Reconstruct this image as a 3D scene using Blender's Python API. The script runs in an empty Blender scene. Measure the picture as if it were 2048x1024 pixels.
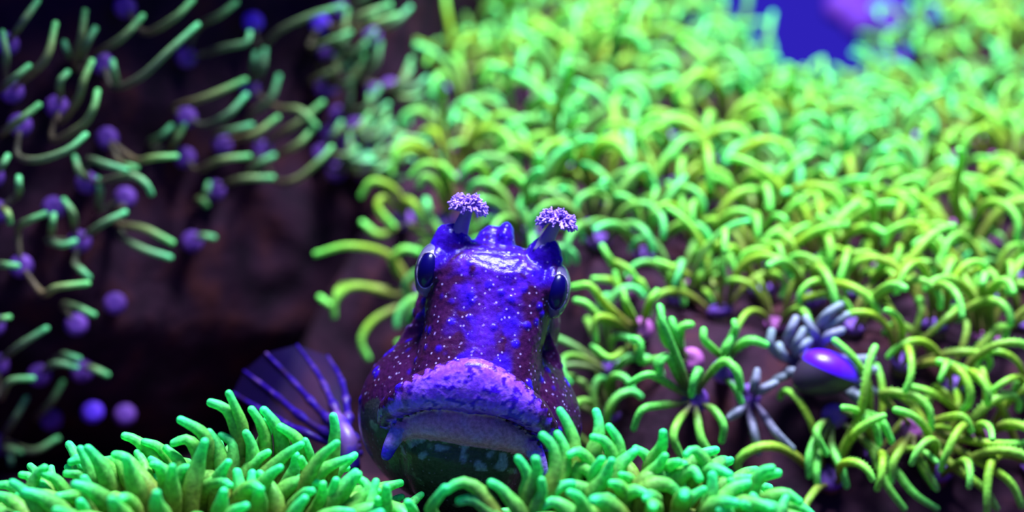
import bpy, math, random
from mathutils import Vector, Matrix, noise

# ------------------------------------------------------------------ set-up
# Everything below is written in centimetres and scaled to metres by U.
U = 0.01
scene = bpy.context.scene
COL = scene.collection
random.seed(7)
R = random.uniform
CAMY = -22.0                      # camera stands 22 cm in front of the fish's eyes
K = 8.5 / 22.0 / 1024.0           # half picture width per pixel, per unit depth

cam_d = bpy.data.cameras.new('camera')
cam = bpy.data.objects.new('camera', cam_d)
COL.objects.link(cam)
cam.location = (0, CAMY * U, 0)
cam.rotation_euler = (math.pi / 2, 0, 0)
cam_d.sensor_width = 36.0
cam_d.lens = 36.0 * 22.0 / 17.0
cam_d.clip_start = 0.005
cam_d.clip_end = 20
cam_d.dof.use_dof = True
cam_d.dof.focus_distance = 0.209
cam_d.dof.aperture_fstop = 8.2
scene.camera = cam

world = bpy.data.worlds.new('blue_water')
scene.world = world
world.use_nodes = True
bgn = world.node_tree.nodes['Background']
bgn.inputs[0].default_value = (0.024, 0.014, 0.42, 1)
bgn.inputs[1].default_value = 1.0


def area_light(name, loc, target, sx, sy, color, power):
    ld = bpy.data.lights.new(name, 'AREA')
    ld.shape = 'RECTANGLE'
    ld.size = sx * U
    ld.size_y = sy * U
    ld.color = color
    ld.energy = power
    o = bpy.data.objects.new(name, ld)
    COL.objects.link(o)
    o.location = Vector(loc) * U
    o.rotation_euler = (Vector(target) - Vector(loc)).to_track_quat('-Z', 'Y').to_euler()
    return o


area_light('aquarium_lamp_offscreen', (6, -6, 38), (3, 5, 0), 18, 10, (0.70, 0.82, 1.0), 8.0)

scene.view_settings.view_transform = 'Standard'
scene.view_settings.look = 'None'
scene.view_settings.exposure = 0.2
scene.view_settings.gamma = 1.0
scene.view_settings.use_curve_mapping = False

# ------------------------------------------------------------------ helpers


def P(px, py, d):
    """photo pixel at depth d (cm from the camera) -> point in cm"""
    return Vector(((px - 1024) * K * d, CAMY + d, (512 - py) * K * d))


def tag(o, label=None, cat=None, group=None, kind=None):
    if label: o['label'] = label
    if cat: o['category'] = cat
    if group: o['group'] = group
    if kind: o['kind'] = kind
    return o


def empty(name, loc):
    o = bpy.data.objects.new(name, None)
    COL.objects.link(o)
    o.location = Vector(loc) * U
    o.empty_display_size = 0.002
    return o


def mesh(name, verts, faces, mat=None, t=None, cols=None, smooth=True):
    me = bpy.data.meshes.new(name)
    me.from_pydata([(v[0] * U, v[1] * U, v[2] * U) for v in verts], [], faces)
    if smooth:
        me.polygons.foreach_set('use_smooth', [True] * len(me.polygons))
    if t is not None:
        a = me.attributes.new('t', 'FLOAT', 'POINT')
        a.data.foreach_set('value', t)
    if cols is not None:
        a = me.attributes.new('Col', 'FLOAT_COLOR', 'POINT')
        a.data.foreach_set('color', [c for col in cols for c in (col[0], col[1], col[2], 1.0)])
    if mat: me.materials.append(mat)
    return me


def link(name, me, parent=None, loc=None, rot=None):
    o = bpy.data.objects.new(name, me)
    COL.objects.link(o)
    if parent: o.parent = parent
    if loc is not None: o.location = Vector(loc) * U
    if rot is not None: o.rotation_euler = rot
    return o


def catmull(pts, n):
    pts = [Vector(p) for p in pts]
    if len(pts) == 2:
        return [pts[0].lerp(pts[1], i / n) for i in range(n + 1)]
    ext = [pts[0] * 2 - pts[1]] + pts + [pts[-1] * 2 - pts[-2]]
    dense = []
    for i in range(1, len(ext) - 2):
        p0, p1, p2, p3 = ext[i - 1:i + 3]
        for k in range(8):
            s = k / 8
            dense.append(0.5 * ((2 * p1) + (p2 - p0) * s + (2 * p0 - 5 * p1 + 4 * p2 - p3) * s * s
                                + (3 * p1 - p0 - 3 * p2 + p3) * s ** 3))
    dense.append(pts[-1])
    acc = [0]
    for a, b in zip(dense, dense[1:]): acc.append(acc[-1] + (b - a).length)
    out, j = [], 0
    for i in range(n + 1):
        q = acc[-1] * i / n
        while j < len(acc) - 2 and acc[j + 1] < q: j += 1
        f = (q - acc[j]) / max(1e-6, acc[j + 1] - acc[j])
        out.append(dense[j].lerp(dense[j + 1], f))
    return out


def tube(pts, radius, sides=8, n=12, flat=1.0, pinnules=0, wob=0.0):
    """closed tube with a rounded tip; radius is a function of s in 0..1; returns verts, faces, t"""
    c = catmull(pts, n)
    V, F, T = [], [], []
    tan = (c[1] - c[0]).normalized()
    nor = tan.orthogonal().normalized()
    rings = []
    frames = []
    for i in range(n + 1):
        a = c[max(0, i - 1)]; b = c[min(n, i + 1)]
        nt = (b - a).normalized()
        q = tan.rotation_difference(nt)
        nor = (q @ nor).normalized(); tan = nt
        bi = tan.cross(nor)
        s = i / n
        r = radius(s)
        rings.append((c[i], nor.copy(), bi, r, s)); frames.append((c[i], nor.copy(), bi, tan.copy(), r))
    # rounded end
    e = rings[-1]
    for k in (0.5, 0.85):
        rings.append((e[0] + tan * e[3] * k, e[1], e[2], e[3] * math.sqrt(1 - k * k), 1.0))
    for (p, nn, bb, r, s) in rings:
        for k in range(sides):
            an = 2 * math.pi * k / sides
            rr = r * (1 + wob * noise.noise(p * 6 + Vector((k, 0, 0))))
            V.append(p + nn * math.cos(an) * rr + bb * math.sin(an) * rr * flat); T.append(s)
    m = len(rings)
    for i in range(m - 1):
        for k in range(sides):
            k2 = (k + 1) % sides
            F.append((i * sides + k, i * sides + k2, (i + 1) * sides + k2, (i + 1) * sides + k))
    V.append(e[0] + tan * e[3]); T.append(1.0)
    for k in range(sides): F.append(((m - 1) * sides + k, (m - 1) * sides + (k + 1) % sides, len(V) - 1))
    F.append(tuple(range(sides))[::-1])
    if pinnules:
        for i in range(pinnules):
            s = 0.35 + 0.65 * i / pinnules
            f = frames[min(n, int(s * n))]; g = frames[min(n, int(s * n) + 1)]
            fr = s * n - int(s * n)
            p = f[0].lerp(g[0], fr)
            for side in (-1, 1):
                d = (f[2] * side + f[1] * 0.15).normalized()
                o = p + d * f[4] * 0.85
                b0 = len(V); w = f[4] * 0.22
                V += [o + f[3] * w, o - f[3] * w, o + f[1] * w, p + d * f[4] * 1.5 + f[3] * w]
                T += [s, s, s, 1.0]
                F += [(b0, b0 + 1, b0 + 3), (b0 + 1, b0 + 2, b0 + 3), (b0 + 2, b0, b0 + 3)]
    return V, F, T


def ellipsoid(c, r, nu=20, nv=12):
    V, F = [], []
    c = Vector(c)
    V.append(c + Vector((0, 0, r[2])))
    for j in range(1, nv):
        th = math.pi * j / nv
        for i in range(nu):
            ph = 2 * math.pi * i / nu
            V.append(c + Vector((r[0] * math.sin(th) * math.cos(ph), r[1] * math.sin(th) * math.sin(ph), r[2] * math.cos(th))))
    V.append(c - Vector((0, 0, r[2])))
    for i in range(nu): F.append((0, 1 + i, 1 + (i + 1) % nu))
    for j in range(nv - 2):
        for i in range(nu):
            a = 1 + j * nu + i; b = 1 + j * nu + (i + 1) % nu
            F.append((a, a + nu, b + nu, b))
    o = 1 + (nv - 2) * nu
    for i in range(nu): F.append((len(V) - 1, o + (i + 1) % nu, o + i))
    return V, F


def join(*parts):
    V, F = [], []
    for v, f in parts:
        o = len(V); V += list(v); F += [tuple(i + o for i in q) for q in f]
    return V, F


# ------------------------------------------------------------------ materials
def new_mat(name):
    m = bpy.data.materials.new(name)
    m.use_nodes = True
    nt = m.node_tree
    return m, nt, nt.nodes['Principled BSDF'], nt.nodes['Material Output']


def ramp(nt, stops):
    r = nt.nodes.new('ShaderNodeValToRGB')
    el = r.color_ramp.elements
    while len(el) < len(stops): el.new(0.5)
    for e, (p, c) in zip(el, stops):
        e.position = p; e.color = (*c, 1)
    return r


def tentacle_mat(name, stops_a, stops_b, rough=0.45, trans=0.3, speck=0.25):
    """colour runs along the tentacle (attribute t); two tints mixed per object"""
    m, nt, bs, out = new_mat(name)
    at = nt.nodes.new('ShaderNodeAttribute'); at.attribute_name = 't'
    ra = ramp(nt, stops_a); rb = ramp(nt, stops_b)
    oi = nt.nodes.new('ShaderNodeObjectInfo')
    mx = nt.nodes.new('ShaderNodeMix'); mx.data_type = 'RGBA'
    nt.links.new(at.outputs['Fac'], ra.inputs[0]); nt.links.new(at.outputs['Fac'], rb.inputs[0])
    nt.links.new(oi.outputs['Random'], mx.inputs[0])
    nt.links.new(ra.outputs[0], mx.inputs[6]); nt.links.new(rb.outputs[0], mx.inputs[7])
    tc = nt.nodes.new('ShaderNodeTexCoord')
    nz = nt.nodes.new('ShaderNodeTexNoise'); nz.inputs['Scale'].default_value = 1300
    nz.inputs['Detail'].default_value = 2
    nt.links.new(tc.outputs['Object'], nz.inputs['Vector'])
    mp = nt.nodes.new('ShaderNodeMapRange')
    mp.inputs['From Min'].default_value = 0.3; mp.inputs['From Max'].default_value = 0.7
    mp.inputs['To Min'].default_value = 1 - speck; mp.inputs['To Max'].default_value = 1 + speck
    nt.links.new(nz.outputs[0], mp.inputs[0])
    ml = nt.nodes.new('ShaderNodeMix'); ml.data_type = 'RGBA'; ml.blend_type = 'MULTIPLY'
    ml.inputs[0].default_value = 1.0
    nt.links.new(mx.outputs[2], ml.inputs[6]); nt.links.new(mp.outputs[0], ml.inputs[7])
    nt.links.new(ml.outputs[2], bs.inputs['Base Color'])
    bs.inputs['Roughness'].default_value = rough
    bs.inputs['Specular IOR Level'].default_value = 0.25
    bp = nt.nodes.new('ShaderNodeBump'); bp.inputs['Strength'].default_value = 0.25
    bp.inputs['Distance'].default_value = 0.0003
    nt.links.new(nz.outputs[0], bp.inputs['Height']); nt.links.new(bp.outputs[0], bs.inputs['Normal'])
    tr = nt.nodes.new('ShaderNodeBsdfTranslucent')
    nt.links.new(ml.outputs[2], tr.inputs[0])
    ms = nt.nodes.new('ShaderNodeMixShader'); ms.inputs[0].default_value = trans
    nt.links.new(bs.outputs[0], ms.inputs[1]); nt.links.new(tr.outputs[0], ms.inputs[2])
    nt.links.new(ms.outputs[0], out.inputs[0])
    return m


def noisy_mat(name, c1, c2, scale, rough=0.6, bump=0.3, dist=0.001, c3=None, spec=0.3, detail=5):
    m, nt, bs, out = new_mat(name)
    tc = nt.nodes.new('ShaderNodeTexCoord')
    nz = nt.nodes.new('ShaderNodeTexNoise'); nz.inputs['Scale'].default_value = scale
    nz.inputs['Detail'].default_value = detail
    nt.links.new(tc.outputs['Object'], nz.inputs['Vector'])
    st = [(0.35, c1), (0.65, c2)] if c3 is None else [(0.3, c1), (0.52, c2), (0.7, c3)]
    r = ramp(nt, st)
    nt.links.new(nz.outputs[0], r.inputs[0]); nt.links.new(r.outputs[0], bs.inputs['Base Color'])
    bs.inputs['Roughness'].default_value = rough
    bs.inputs['Specular IOR Level'].default_value = spec
    if bump:
        bp = nt.nodes.new('ShaderNodeBump'); bp.inputs['Strength'].default_value = bump
        bp.inputs['Distance'].default_value = dist
        nt.links.new(nz.outputs[0], bp.inputs['Height']); nt.links.new(bp.outputs[0], bs.inputs['Normal'])
    return m


M = {}
M['lime'] = tentacle_mat('lime_tentacle',
    [(0.0, (0.17, 0.13, 0.05)), (0.3, (0.20, 0.25, 0.04)), (0.62, (0.24, 0.52, 0.05)), (1.0, (0.24, 0.95, 0.16))],
    [(0.0, (0.19, 0.14, 0.04)), (0.3, (0.25, 0.28, 0.03)), (0.62, (0.36, 0.60, 0.03)), (1.0, (0.26, 0.95, 0.12))], trans=.22)
M['mint'] = tentacle_mat('mint_star_tentacle',
    [(0.0, (0.15, 0.13, 0.07)), (0.3, (0.15, 0.24, 0.06)), (0.62, (0.15, 0.50, 0.10)), (1.0, (0.18, 0.95, 0.28))],
    [(0.0, (0.17, 0.13, 0.06)), (0.3, (0.19, 0.26, 0.05)), (0.62, (0.24, 0.58, 0.06)), (1.0, (0.16, 0.95, 0.24))], trans=.22)
M['near_green'] = tentacle_mat('near_green_tentacle',
    [(0.0, (0.14, 0.10, 0.08)), (0.25, (0.14, 0.24, 0.06)), (0.5, (0.15, 0.62, 0.10)), (1.0, (0.15, 0.95, 0.16))],
    [(0.0, (0.14, 0.10, 0.08)), (0.25, (0.19, 0.26, 0.05)), (0.5, (0.28, 0.66, 0.06)), (1.0, (0.22, 0.95, 0.14))], trans=.22)
M['grey'] = tentacle_mat('lavender_grey_tentacle',
    [(0.0, (0.14, 0.07, 0.20)), (0.5, (0.22, 0.20, 0.30)), (1.0, (0.30, 0.38, 0.42))],
    [(0.0, (0.14, 0.07, 0.22)), (0.5, (0.24, 0.20, 0.36)), (1.0, (0.36, 0.36, 0.50))])
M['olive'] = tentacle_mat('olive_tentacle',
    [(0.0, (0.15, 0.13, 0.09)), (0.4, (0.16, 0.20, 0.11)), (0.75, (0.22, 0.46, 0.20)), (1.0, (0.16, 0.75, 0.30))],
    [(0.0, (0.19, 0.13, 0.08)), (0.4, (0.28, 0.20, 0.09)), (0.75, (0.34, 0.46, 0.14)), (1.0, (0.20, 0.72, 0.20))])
M['fore'] = tentacle_mat('mint_tentacle',
    [(0.0, (0.17, 0.22, 0.03)), (0.4, (0.17, 0.30, 0.04)), (0.75, (0.11, 0.60, 0.11)), (1.0, (0.06, 0.95, 0.32))],
    [(0.0, (0.20, 0.22, 0.03)), (0.4, (0.22, 0.30, 0.04)), (0.75, (0.16, 0.62, 0.09)), (1.0, (0.09, 0.95, 0.24))],
    rough=0.5, speck=0.3)
M['disc'] = noisy_mat('violet_disc', (0.10, 0.03, 0.30), (0.22, 0.07, 0.42), 500, bump=0.1)
M['disc_pink'] = noisy_mat('pink_disc', (0.30, 0.06, 0.28), (0.42, 0.10, 0.36), 500, bump=0.1)
M['disc_bright'] = noisy_mat('bright_violet_disc', (0.10, 0.03, 0.85), (0.20, 0.06, 0.90), 500, bump=0.1)
M['stalk'] = noisy_mat('brown_stalk', (0.10, 0.05, 0.04), (0.14, 0.06, 0.07), 300, bump=0.1)
M['rock'] = noisy_mat('encrusted_rock', (0.014, 0.007, 0.014), (0.036, 0.012, 0.026), 90, rough=0.95, bump=0.7, dist=0.003,
                      c3=(0.075, 0.020, 0.024), spec=.1)
M['coral_base'] = noisy_mat('green_coral_flesh', (0.13, 0.18, 0.03), (0.18, 0.25, 0.035), 200, rough=0.6, bump=0.3)
M['sand'] = noisy_mat('dark_sand', (0.05, 0.04, 0.10), (0.09, 0.07, 0.16), 900, rough=0.95, bump=0.5, dist=0.001)

# ------------------------------------------------------------------ the reef: ground and rock faces


def smooth01(x):
    x = max(0.0, min(1.0, x))
    return x * x * (3 - 2 * x)


def mound(x, y):
    yf = 7.2 - 3.6 * smooth01((x - 0.6) / 2.6)
    xb = 0.4 - 3.0 * smooth01((y - 7.5) / 3.0)
    p = -1.75 + 0.54 * (min(y, 21.5) - 3.6)
    z = p
    if y < yf:
        z = -1.75 + 0.54 * (yf - 3.6) - 2.4 * (yf - y)
    if x < xb:
        z -= 1.5 * (xb - x) ** 1.15
    if y > 12:                                   # a dip in the crest where the blue water shows
        z -= 3.3 * math.exp(-((x - 9.9) / 3.4) ** 4) * smooth01((y - 12) / 6)
    if y > 21.5:
        z -= 0.12 * (y - 21.5)
    z += 0.5 * noise.noise(Vector((x * 0.33, y * 0.33, 3.1))) + 0.22 * noise.noise(Vector((x * 0.9, y * 0.9, 8.0)))
    fl = -5.0 + 0.25 * noise.noise(Vector((x * 0.6, y * 0.6, 1.0)))
    return max(z, fl)


def face_y(x, z):
    y = 5.0 + 1.08 * max(x + 10.5, -1.5)
    if x > -3: y += 3.2 * (x + 3)
    if z < 0.5: y += 0.16 * (0.5 - z) ** 2
    if z > 6.3:
        y -= 1.3 * (z - 6.3) ** 1.15  # overhang out of view, added and curved forward to shade the face below
    y += 0.8 * noise.noise(Vector((x * 0.4, z * 0.4, 5.0))) + 0.3 * noise.noise(Vector((x, z, 2.0)))
    return y


def grid_mesh(name, xs, ys, fn, mat):
    V = [fn(x, y) for y in ys for x in xs]
    nx = len(xs)
    F = [(j * nx + i, j * nx + i + 1, (j + 1) * nx + i + 1, (j + 1) * nx + i)
         for j in range(len(ys) - 1) for i in range(nx - 1)]
    return mesh(name, V, F, mat)


def frange(a, b, n): return [a + (b - a) * i / (n - 1) for i in range(n)]


o = link('reef_rock', grid_mesh('reef_rock', frange(-15, 26, 150), frange(-9, 42, 170),
                                lambda x, y: (x, y, mound(x, y)), M['rock']))
tag(o, 'purple brown encrusted rock sloping up behind the fish under the star polyps', 'rock')
o = link('rock_face', grid_mesh('rock_face', frange(-17, 1.0, 96), frange(-7, 11.5, 100),
                                lambda x, z: (x, face_y(x, z), z), M['rock']))
tag(o, 'dark shaded rock face with an unseen overhang added for shade beside the fish', 'rock')
fl = link('floor', mesh('floor', [(-60, -40, -7), (60, -40, -7), (60, 90, -7), (-60, 90, -7)], [(0, 1, 2, 3)], M['sand']))
tag(fl, kind='structure')


def hit_mound(px, py, d0=23.5, d1=46):
    d = d0
    while d < d1:
        p = P(px, py, d)
        if p.z < mound(p.x, p.y): return p, d
        d += 0.05
    return None, None


def hit_face(px, py):
    d = 22.0
    while d < 46:
        p = P(px, py, d)
        if p.y > face_y(p.x, p.z): return p, d
        d += 0.05
    return p, d


# ------------------------------------------------------------------ the fish
def build_fish():
    TH = math.radians(9.5)
    rot = Matrix.Rotation(TH, 4, 'Y')          # rolls the head: its right side (picture right) drops
    org = Vector((-0.32, 0, -0.41))
    L3 = lambda u, v, w: Vector((u, -w, v))    # head frame: u right, v up, w towards the viewer
    root_w = Vector((-0.9, 0.6, -4.75))

    def W(p):                                  # head frame -> fish root frame
        return (rot @ p) + org - root_w

    # -- one continuous body: overlapping volumes fused by a voxel remesh
    def column():
        rows = [(.63, .30, -.25, -.7), (.60, .62, .05, -.9), (.52, .90, .30, -1.0), (.36, 1.05, .50, -1.2), (.18, 1.09, .64, -1.2), (0, 1.10, .70, -1.2), (-.5, 1.04, .85, -1.2), (-1.0, 1.0, 1.05, -1.2),
                (-1.6, 1.10, 1.25, -1.2), (-2.2, 1.18, 1.18, -1.2), (-2.55, 1.16, 1.22, -1.1), (-2.9, 1.10, 1.22, -1.0), (-3.3, .95, 1.0, -.8),
                (-3.65, .7, .65, -.5), (-3.88, .35, .3, -.3)]
        V, F = [], []
        n = 36
        for (v, hw, wf, wb) in rows:
            for i in range(n):
                a = 2 * math.pi * i / n
                cx, sx = math.cos(a), math.sin(a)
                e = 0.72
                u = hw * math.copysign(abs(cx) ** e, cx)
                s = math.copysign(abs(sx) ** e, sx)
                w = (wf + wb) / 2 + (wf - wb) / 2 * s
                if s > 0:                       # a hollow beside the central ridge of the forehead
                    dip = math.exp(-((abs(u) - .42) / .2) ** 2) * smooth01((v + 1.3) / .4) * smooth01((.3 - v) / .4)
                    w -= .09 * dip
                V.append(L3(u, v, w))
        for j in range(len(rows) - 1):
            for i in range(n):
                i2 = (i + 1) % n
                F.append((j * n + i, j * n + i2, (j + 1) * n + i2, (j + 1) * n + i))
        F.append(tuple(range(n))); F.append(tuple(range((len(rows) - 1) * n, len(rows) * n))[::-1])
        return V, F

    lip_c = [(-1.30, -2.50, .78), (-1.20, -2.22, 1.02), (-.75, -1.84, 1.30), (0, -1.62, 1.42), (.75, -1.80, 1.30), (1.18, -2.12, 1.02), (1.30, -2.42, .78)]
    lip_h = [.13, .25, .38, .44, .38, .25, .13]
    mouth_c = [(-1.12, -2.62, .85), (-.7, -2.40, 1.08), (0, -2.28, 1.18), (.7, -2.38, 1.08), (1.12, -2.56, .85)]
    mouth_h = [.14, .24, .30, .25, .14]

    def sweep(cs, hs, depth):
        pts = catmull([Vector(c) for c in cs], 40)
        hh = catmull([Vector((h, 0, 0)) for h in hs], 40)
        V, F = [], []
        n = 16
        for i, (p, h) in enumerate(zip(pts, hh)):
            a = pts[max(0, i - 1)]; b = pts[min(40, i + 1)]
            t = (b - a).normalized()
            up = Vector((0, 1, 0)) - t * t.y; up.normalize()
            ou = t.cross(up)
            if ou.z < 0: ou = -ou
            for k in range(n):
                an = 2 * math.pi * k / n
                ca, sa = math.cos(an), math.sin(an)
                q = p + up * h.x * math.copysign(abs(ca) ** .8, ca) + ou * depth * min(1, h.x / .25) * math.copysign(abs(sa) ** .8, sa)
                V.append(L3(*q))
        for i in range(40):
            for k in range(n):
                k2 = (k + 1) % n
                F.append((i * n + k, i * n + k2, (i + 1) * n + k2, (i + 1) * n + k))
        F.append(tuple(range(n))[::-1]); F.append(tuple(range(40 * n, 41 * n)))
        return (V, F), pts, [h.x for h in hh]

    lipm, lip_p, lip_hh = sweep(lip_c, lip_h, .30)
    moum, mou_p, mou_hh = sweep(mouth_c, mouth_h, .22)

    def loft(sec):
        cs = catmull([Vector(s[0]) for s in sec], 24)
        rs = catmull([Vector((s[1], s[2], 0)) for s in sec], 24)
        V, F = [], []
        n = 28
        for c, r in zip(cs, rs):
            for k in range(n):
                a = 2 * math.pi * k / n
                V.append(L3(c.x + r.x * math.cos(a), c.y + r.y * math.sin(a), c.z))
        for i in range(24):
            for k in range(n):
                k2 = (k + 1) % n
                F.append((i * n + k, i * n + k2, (i + 1) * n + k2, (i + 1) * n + k))
        F.append(tuple(range(n))[::-1]); F.append(tuple(range(24 * n, 25 * n)))
        return V, F

    body = loft([((0, -1.7, -.3), 1.45, 1.5), ((0, -2.1, -2), 1.5, 1.45), ((-.2, -2.6, -4), 1.1, 1.1),
                 ((-.4, -3.0, -6.2), .7, .8), ((-.6, -3.3, -8), .32, .45)])

    def tb(pts, r0, r1):
        v, f, _ = tube([L3(*p) for p in pts], lambda s: r0 + (r1 - r0) * s, 10, 8)
        return v, f

    pieces = [column(), lipm, moum, body,
              ellipsoid(L3(0, -2.38, -.42), (1.90, 1.55, 1.55), 40, 24),
              ellipsoid(L3(0, -.75, -.9), (1.28, 1.1, 1.25), 32, 20),
              ellipsoid(L3(-.96, .02, .0), (.29, .55, .50), 24, 16), ellipsoid(L3(.96, .02, .0), (.29, .55, .50), 24, 16),
              ellipsoid(L3(-.78, .42, .06), (.34, .32, .42), 20, 12), ellipsoid(L3(.77, .45, .06), (.33, .32, .42), 20, 12),
              ellipsoid(L3(.08, .52, -.25), (.19, .34, .5), 20, 12), ellipsoid(L3(-.14, .42, -.3), (.30, .33, .5), 20, 12),
              tb([(-1.02, -2.50, 1.02), (-1.12, -2.72, 1.16), (-1.18, -2.95, 1.18)], .17, .10),
              tb([(1.04, -2.44, 1.02), (1.18, -2.62, 1.14), (1.30, -2.84, 1.14)], .17, .10)]
    V, F = join(*pieces)
    # voxel remesh in cm
    me = bpy.data.meshes.new('raw_fish'); me.from_pydata([tuple(v) for v in V], [], F)
    ob = bpy.data.objects.new('raw_fish', me); COL.objects.link(ob)
    md = ob.modifiers.new('r', 'REMESH'); md.mode = 'VOXEL'; md.voxel_size = 0.034
    sm = ob.modifiers.new('s', 'SMOOTH'); sm.factor = 0.5; sm.iterations = 4
    dg = bpy.context.evaluated_depsgraph_get()
    me2 = bpy.data.meshes.new_from_object(ob.evaluated_get(dg))
    bpy.data.objects.remove(ob); bpy.data.meshes.remove(me)
    verts = [v.co.copy() for v in me2.vertices]
    norms = [v.normal.copy() for v in me2.vertices]
    faces = [tuple(p.vertices) for p in me2.polygons]
    bpy.data.meshes.remove(me2)

    def near(q, pts, hh, depth):
        best = 9
        for p, h in zip(pts[::2], hh[::2]):
            dx = (q.x - p.x) / .12; dy = (q.y - p.y) / h; dz = (q.z - p.z) / depth
            e = dx * dx * .02 + dy * dy + (dz * dz if dz < 0 else 0)
            if abs(q.x - p.x) < .09 and e < best: best = e
        return best

    nz = lambda p, s, o=0.0: noise.noise(Vector((p.x * s + o, p.y * s, p.z * s)))
    mix = lambda a, b, f: tuple(x + (y - x) * f for x, y in zip(a, b))
    cols, out, sparkle = [], [], []
    INDIGO = (.028, .004, .32); MAROON = (.034, .005, .032); VIOLET = (.10, .015, .80); BLUE = (.02, .004, .62)
    LIP = (.20, .045, .88); LIPPINK = (.38, .13, .90); MOUTH = (.46, .13, .38); CHIN = (.032, .030, .036)
    CHEEK = (.095, .014, .10)
    for p, nn in zip(verts, norms):
        q = Vector((p.x, p.z, -p.y))           # u v w
        disp = 0.0
        lip = near(q, lip_p, lip_hh, .34) if (q.z > .5 and -2.8 < q.y < -1.0) else 9
        mou = near(q, mou_p, mou_hh, .26) if (q.z > .6 and -2.85 < q.y < -1.9) else 9
        vd = noise.voronoi(Vector((p.x * 3.4, p.y * 3.4, p.z * 3.4)))[0]
        bump = smooth01((.34 - vd[0]) / .22)
        flap = q.z > .95 and abs(q.x) > .98 and q.y < -2.50
        n1 = nz(p, 2.2); n2 = nz(p, 5.5, 3); n3 = nz(p, 12, 9)
        side = smooth01((-.15 - q.z + .25 * n1) / .3) * smooth01((-.35 - q.y) / .3)
        if lip < 1.12:
            c = mix(LIP, LIPPINK, smooth01(.5 + 1.2 * n2 + .9 * n3))
            c = mix(c, (.05, .005, .62), smooth01((n3 + .6 * n2 - .12) / .2))
            edge = smooth01((abs(q.x) - .75) / .4)
            c = mix(c, MAROON, edge * smooth01((n2 + .15) / .3) * .85)
            rim = smooth01((lip - .55) / .4)
            c = mix(c, (.05, .0, .75), .7 * rim * (1 if q.y < -1.9 else .25))
            disp += .005 * n3
        elif mou < 1.15 and not flap:
            c = mix(MOUTH, (.42, .15, .48), smooth01(.3 + n2))
        elif flap:
            c = mix((.25, .14, .60), (.04, .01, .70), smooth01((-2.72 - q.y) / .15))
        elif q.y < -2.42 - .18 * n1 + .10 * abs(q.x) - (0.0 if q.z > .2 else .25):
            s = smooth01((.30 - vd[0] + .1 * n2) / .10)
            c = mix(CHIN, (.12, .16, .15), s * smooth01(.55 + 1.5 * n1))
            if q.z > .8 and q.y > -2.95:
                c = mix(c, (.17, .16, .34), smooth01((n2 - .02) / .2) * .85)
        else:
            flank = smooth01((abs(q.x) - .30 + .28 * n1) / .22) * smooth01((.34 - q.y + .4 * n1) / .3)
            ridge = math.exp(-(q.x / .2) ** 2) * smooth01((.35 - q.y) / .3)
            blot = smooth01((n1 + .5 * n2 - .05) / .25)
            c = mix(INDIGO, MAROON, min(1, .97 * flank + .75 * blot))
            c = mix(c, (.075, .011, .30), ridge * .7)
            brow = math.exp(-((abs(q.x) - .42) / .22) ** 2) * math.exp(-((q.y - .10) / .32) ** 2)
            c = mix(c, VIOLET, .85 * brow * smooth01(.55 + 2.0 * n2))
            c = mix(c, mix(CHEEK, MAROON, smooth01(.45 + 1.5 * n1)), side * .95)
            c = mix(c, BLUE, bump * (.75 - .35 * side))
            disp += .022 * bump
            sp = noise.voronoi(Vector((p.x * 8 + 20, p.y * 8, p.z * 8)))[0][0]
            glint = smooth01((.12 - sp) / .05)
            c = mix(c, (.42, .26, .80), glint * .75 * (1 - .6 * side))  # wet sparkle painted into the skin colour as pale lilac spots
            disp += .012 * n3
        cols.append(c); sparkle.append(0.0 if lip < 1.12 or mou < 1.15 else 1.0 if q.y > -2.2 and q.z > -.2 else .25)
        out.append(p + nn * disp)
    m, nt, bs, _o = new_mat('blenny_skin')
    at = nt.nodes.new('ShaderNodeAttribute'); at.attribute_name = 'Col'
    tc = nt.nodes.new('ShaderNodeTexCoord')
    n_ = nt.nodes.new('ShaderNodeTexNoise'); n_.inputs['Scale'].default_value = 1800; n_.inputs['Detail'].default_value = 4
    nt.links.new(tc.outputs['Object'], n_.inputs['Vector'])
    mp = nt.nodes.new('ShaderNodeMapRange'); mp.inputs['From Min'].default_value = .3; mp.inputs['From Max'].default_value = .7
    mp.inputs['To Min'].default_value = .7; mp.inputs['To Max'].default_value = 1.3
    nt.links.new(n_.outputs[0], mp.inputs[0])
    ml = nt.nodes.new('ShaderNodeMix'); ml.data_type = 'RGBA'; ml.blend_type = 'MULTIPLY'; ml.inputs[0].default_value = 1
    nt.links.new(at.outputs['Color'], ml.inputs[6]); nt.links.new(mp.outputs[0], ml.inputs[7])
    vo = nt.nodes.new('ShaderNodeTexVoronoi'); vo.inputs['Scale'].default_value = 850  # finer painted glints, small pale dots mixed into the base colour
    nt.links.new(tc.outputs['Object'], vo.inputs['Vector'])
    m2 = nt.nodes.new('ShaderNodeMapRange'); m2.inputs['From Min'].default_value = .10; m2.inputs['From Max'].default_value = .20
    m2.inputs['To Min'].default_value = .6; m2.inputs['To Max'].default_value = 0
    nt.links.new(vo.outputs['Distance'], m2.inputs[0])
    pale = nt.nodes.new('ShaderNodeMix'); pale.data_type = 'RGBA'
    sw = nt.nodes.new('ShaderNodeAttribute'); sw.attribute_name = 't'
    mu = nt.nodes.new('ShaderNodeMath'); mu.operation = 'MULTIPLY'
    nt.links.new(m2.outputs[0], mu.inputs[0]); nt.links.new(sw.outputs['Fac'], mu.inputs[1])
    nt.links.new(mu.outputs[0], pale.inputs[0]); nt.links.new(ml.outputs[2], pale.inputs[6])
    pale.inputs[7].default_value = (.50, .36, .85, 1)
    nt.links.new(pale.outputs[2], bs.inputs['Base Color'])
    bs.inputs['Roughness'].default_value = .27
    bs.inputs['Specular IOR Level'].default_value = .28
    bs.inputs['Specular Tint'].default_value = (.55, .5, 1, 1)
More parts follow.
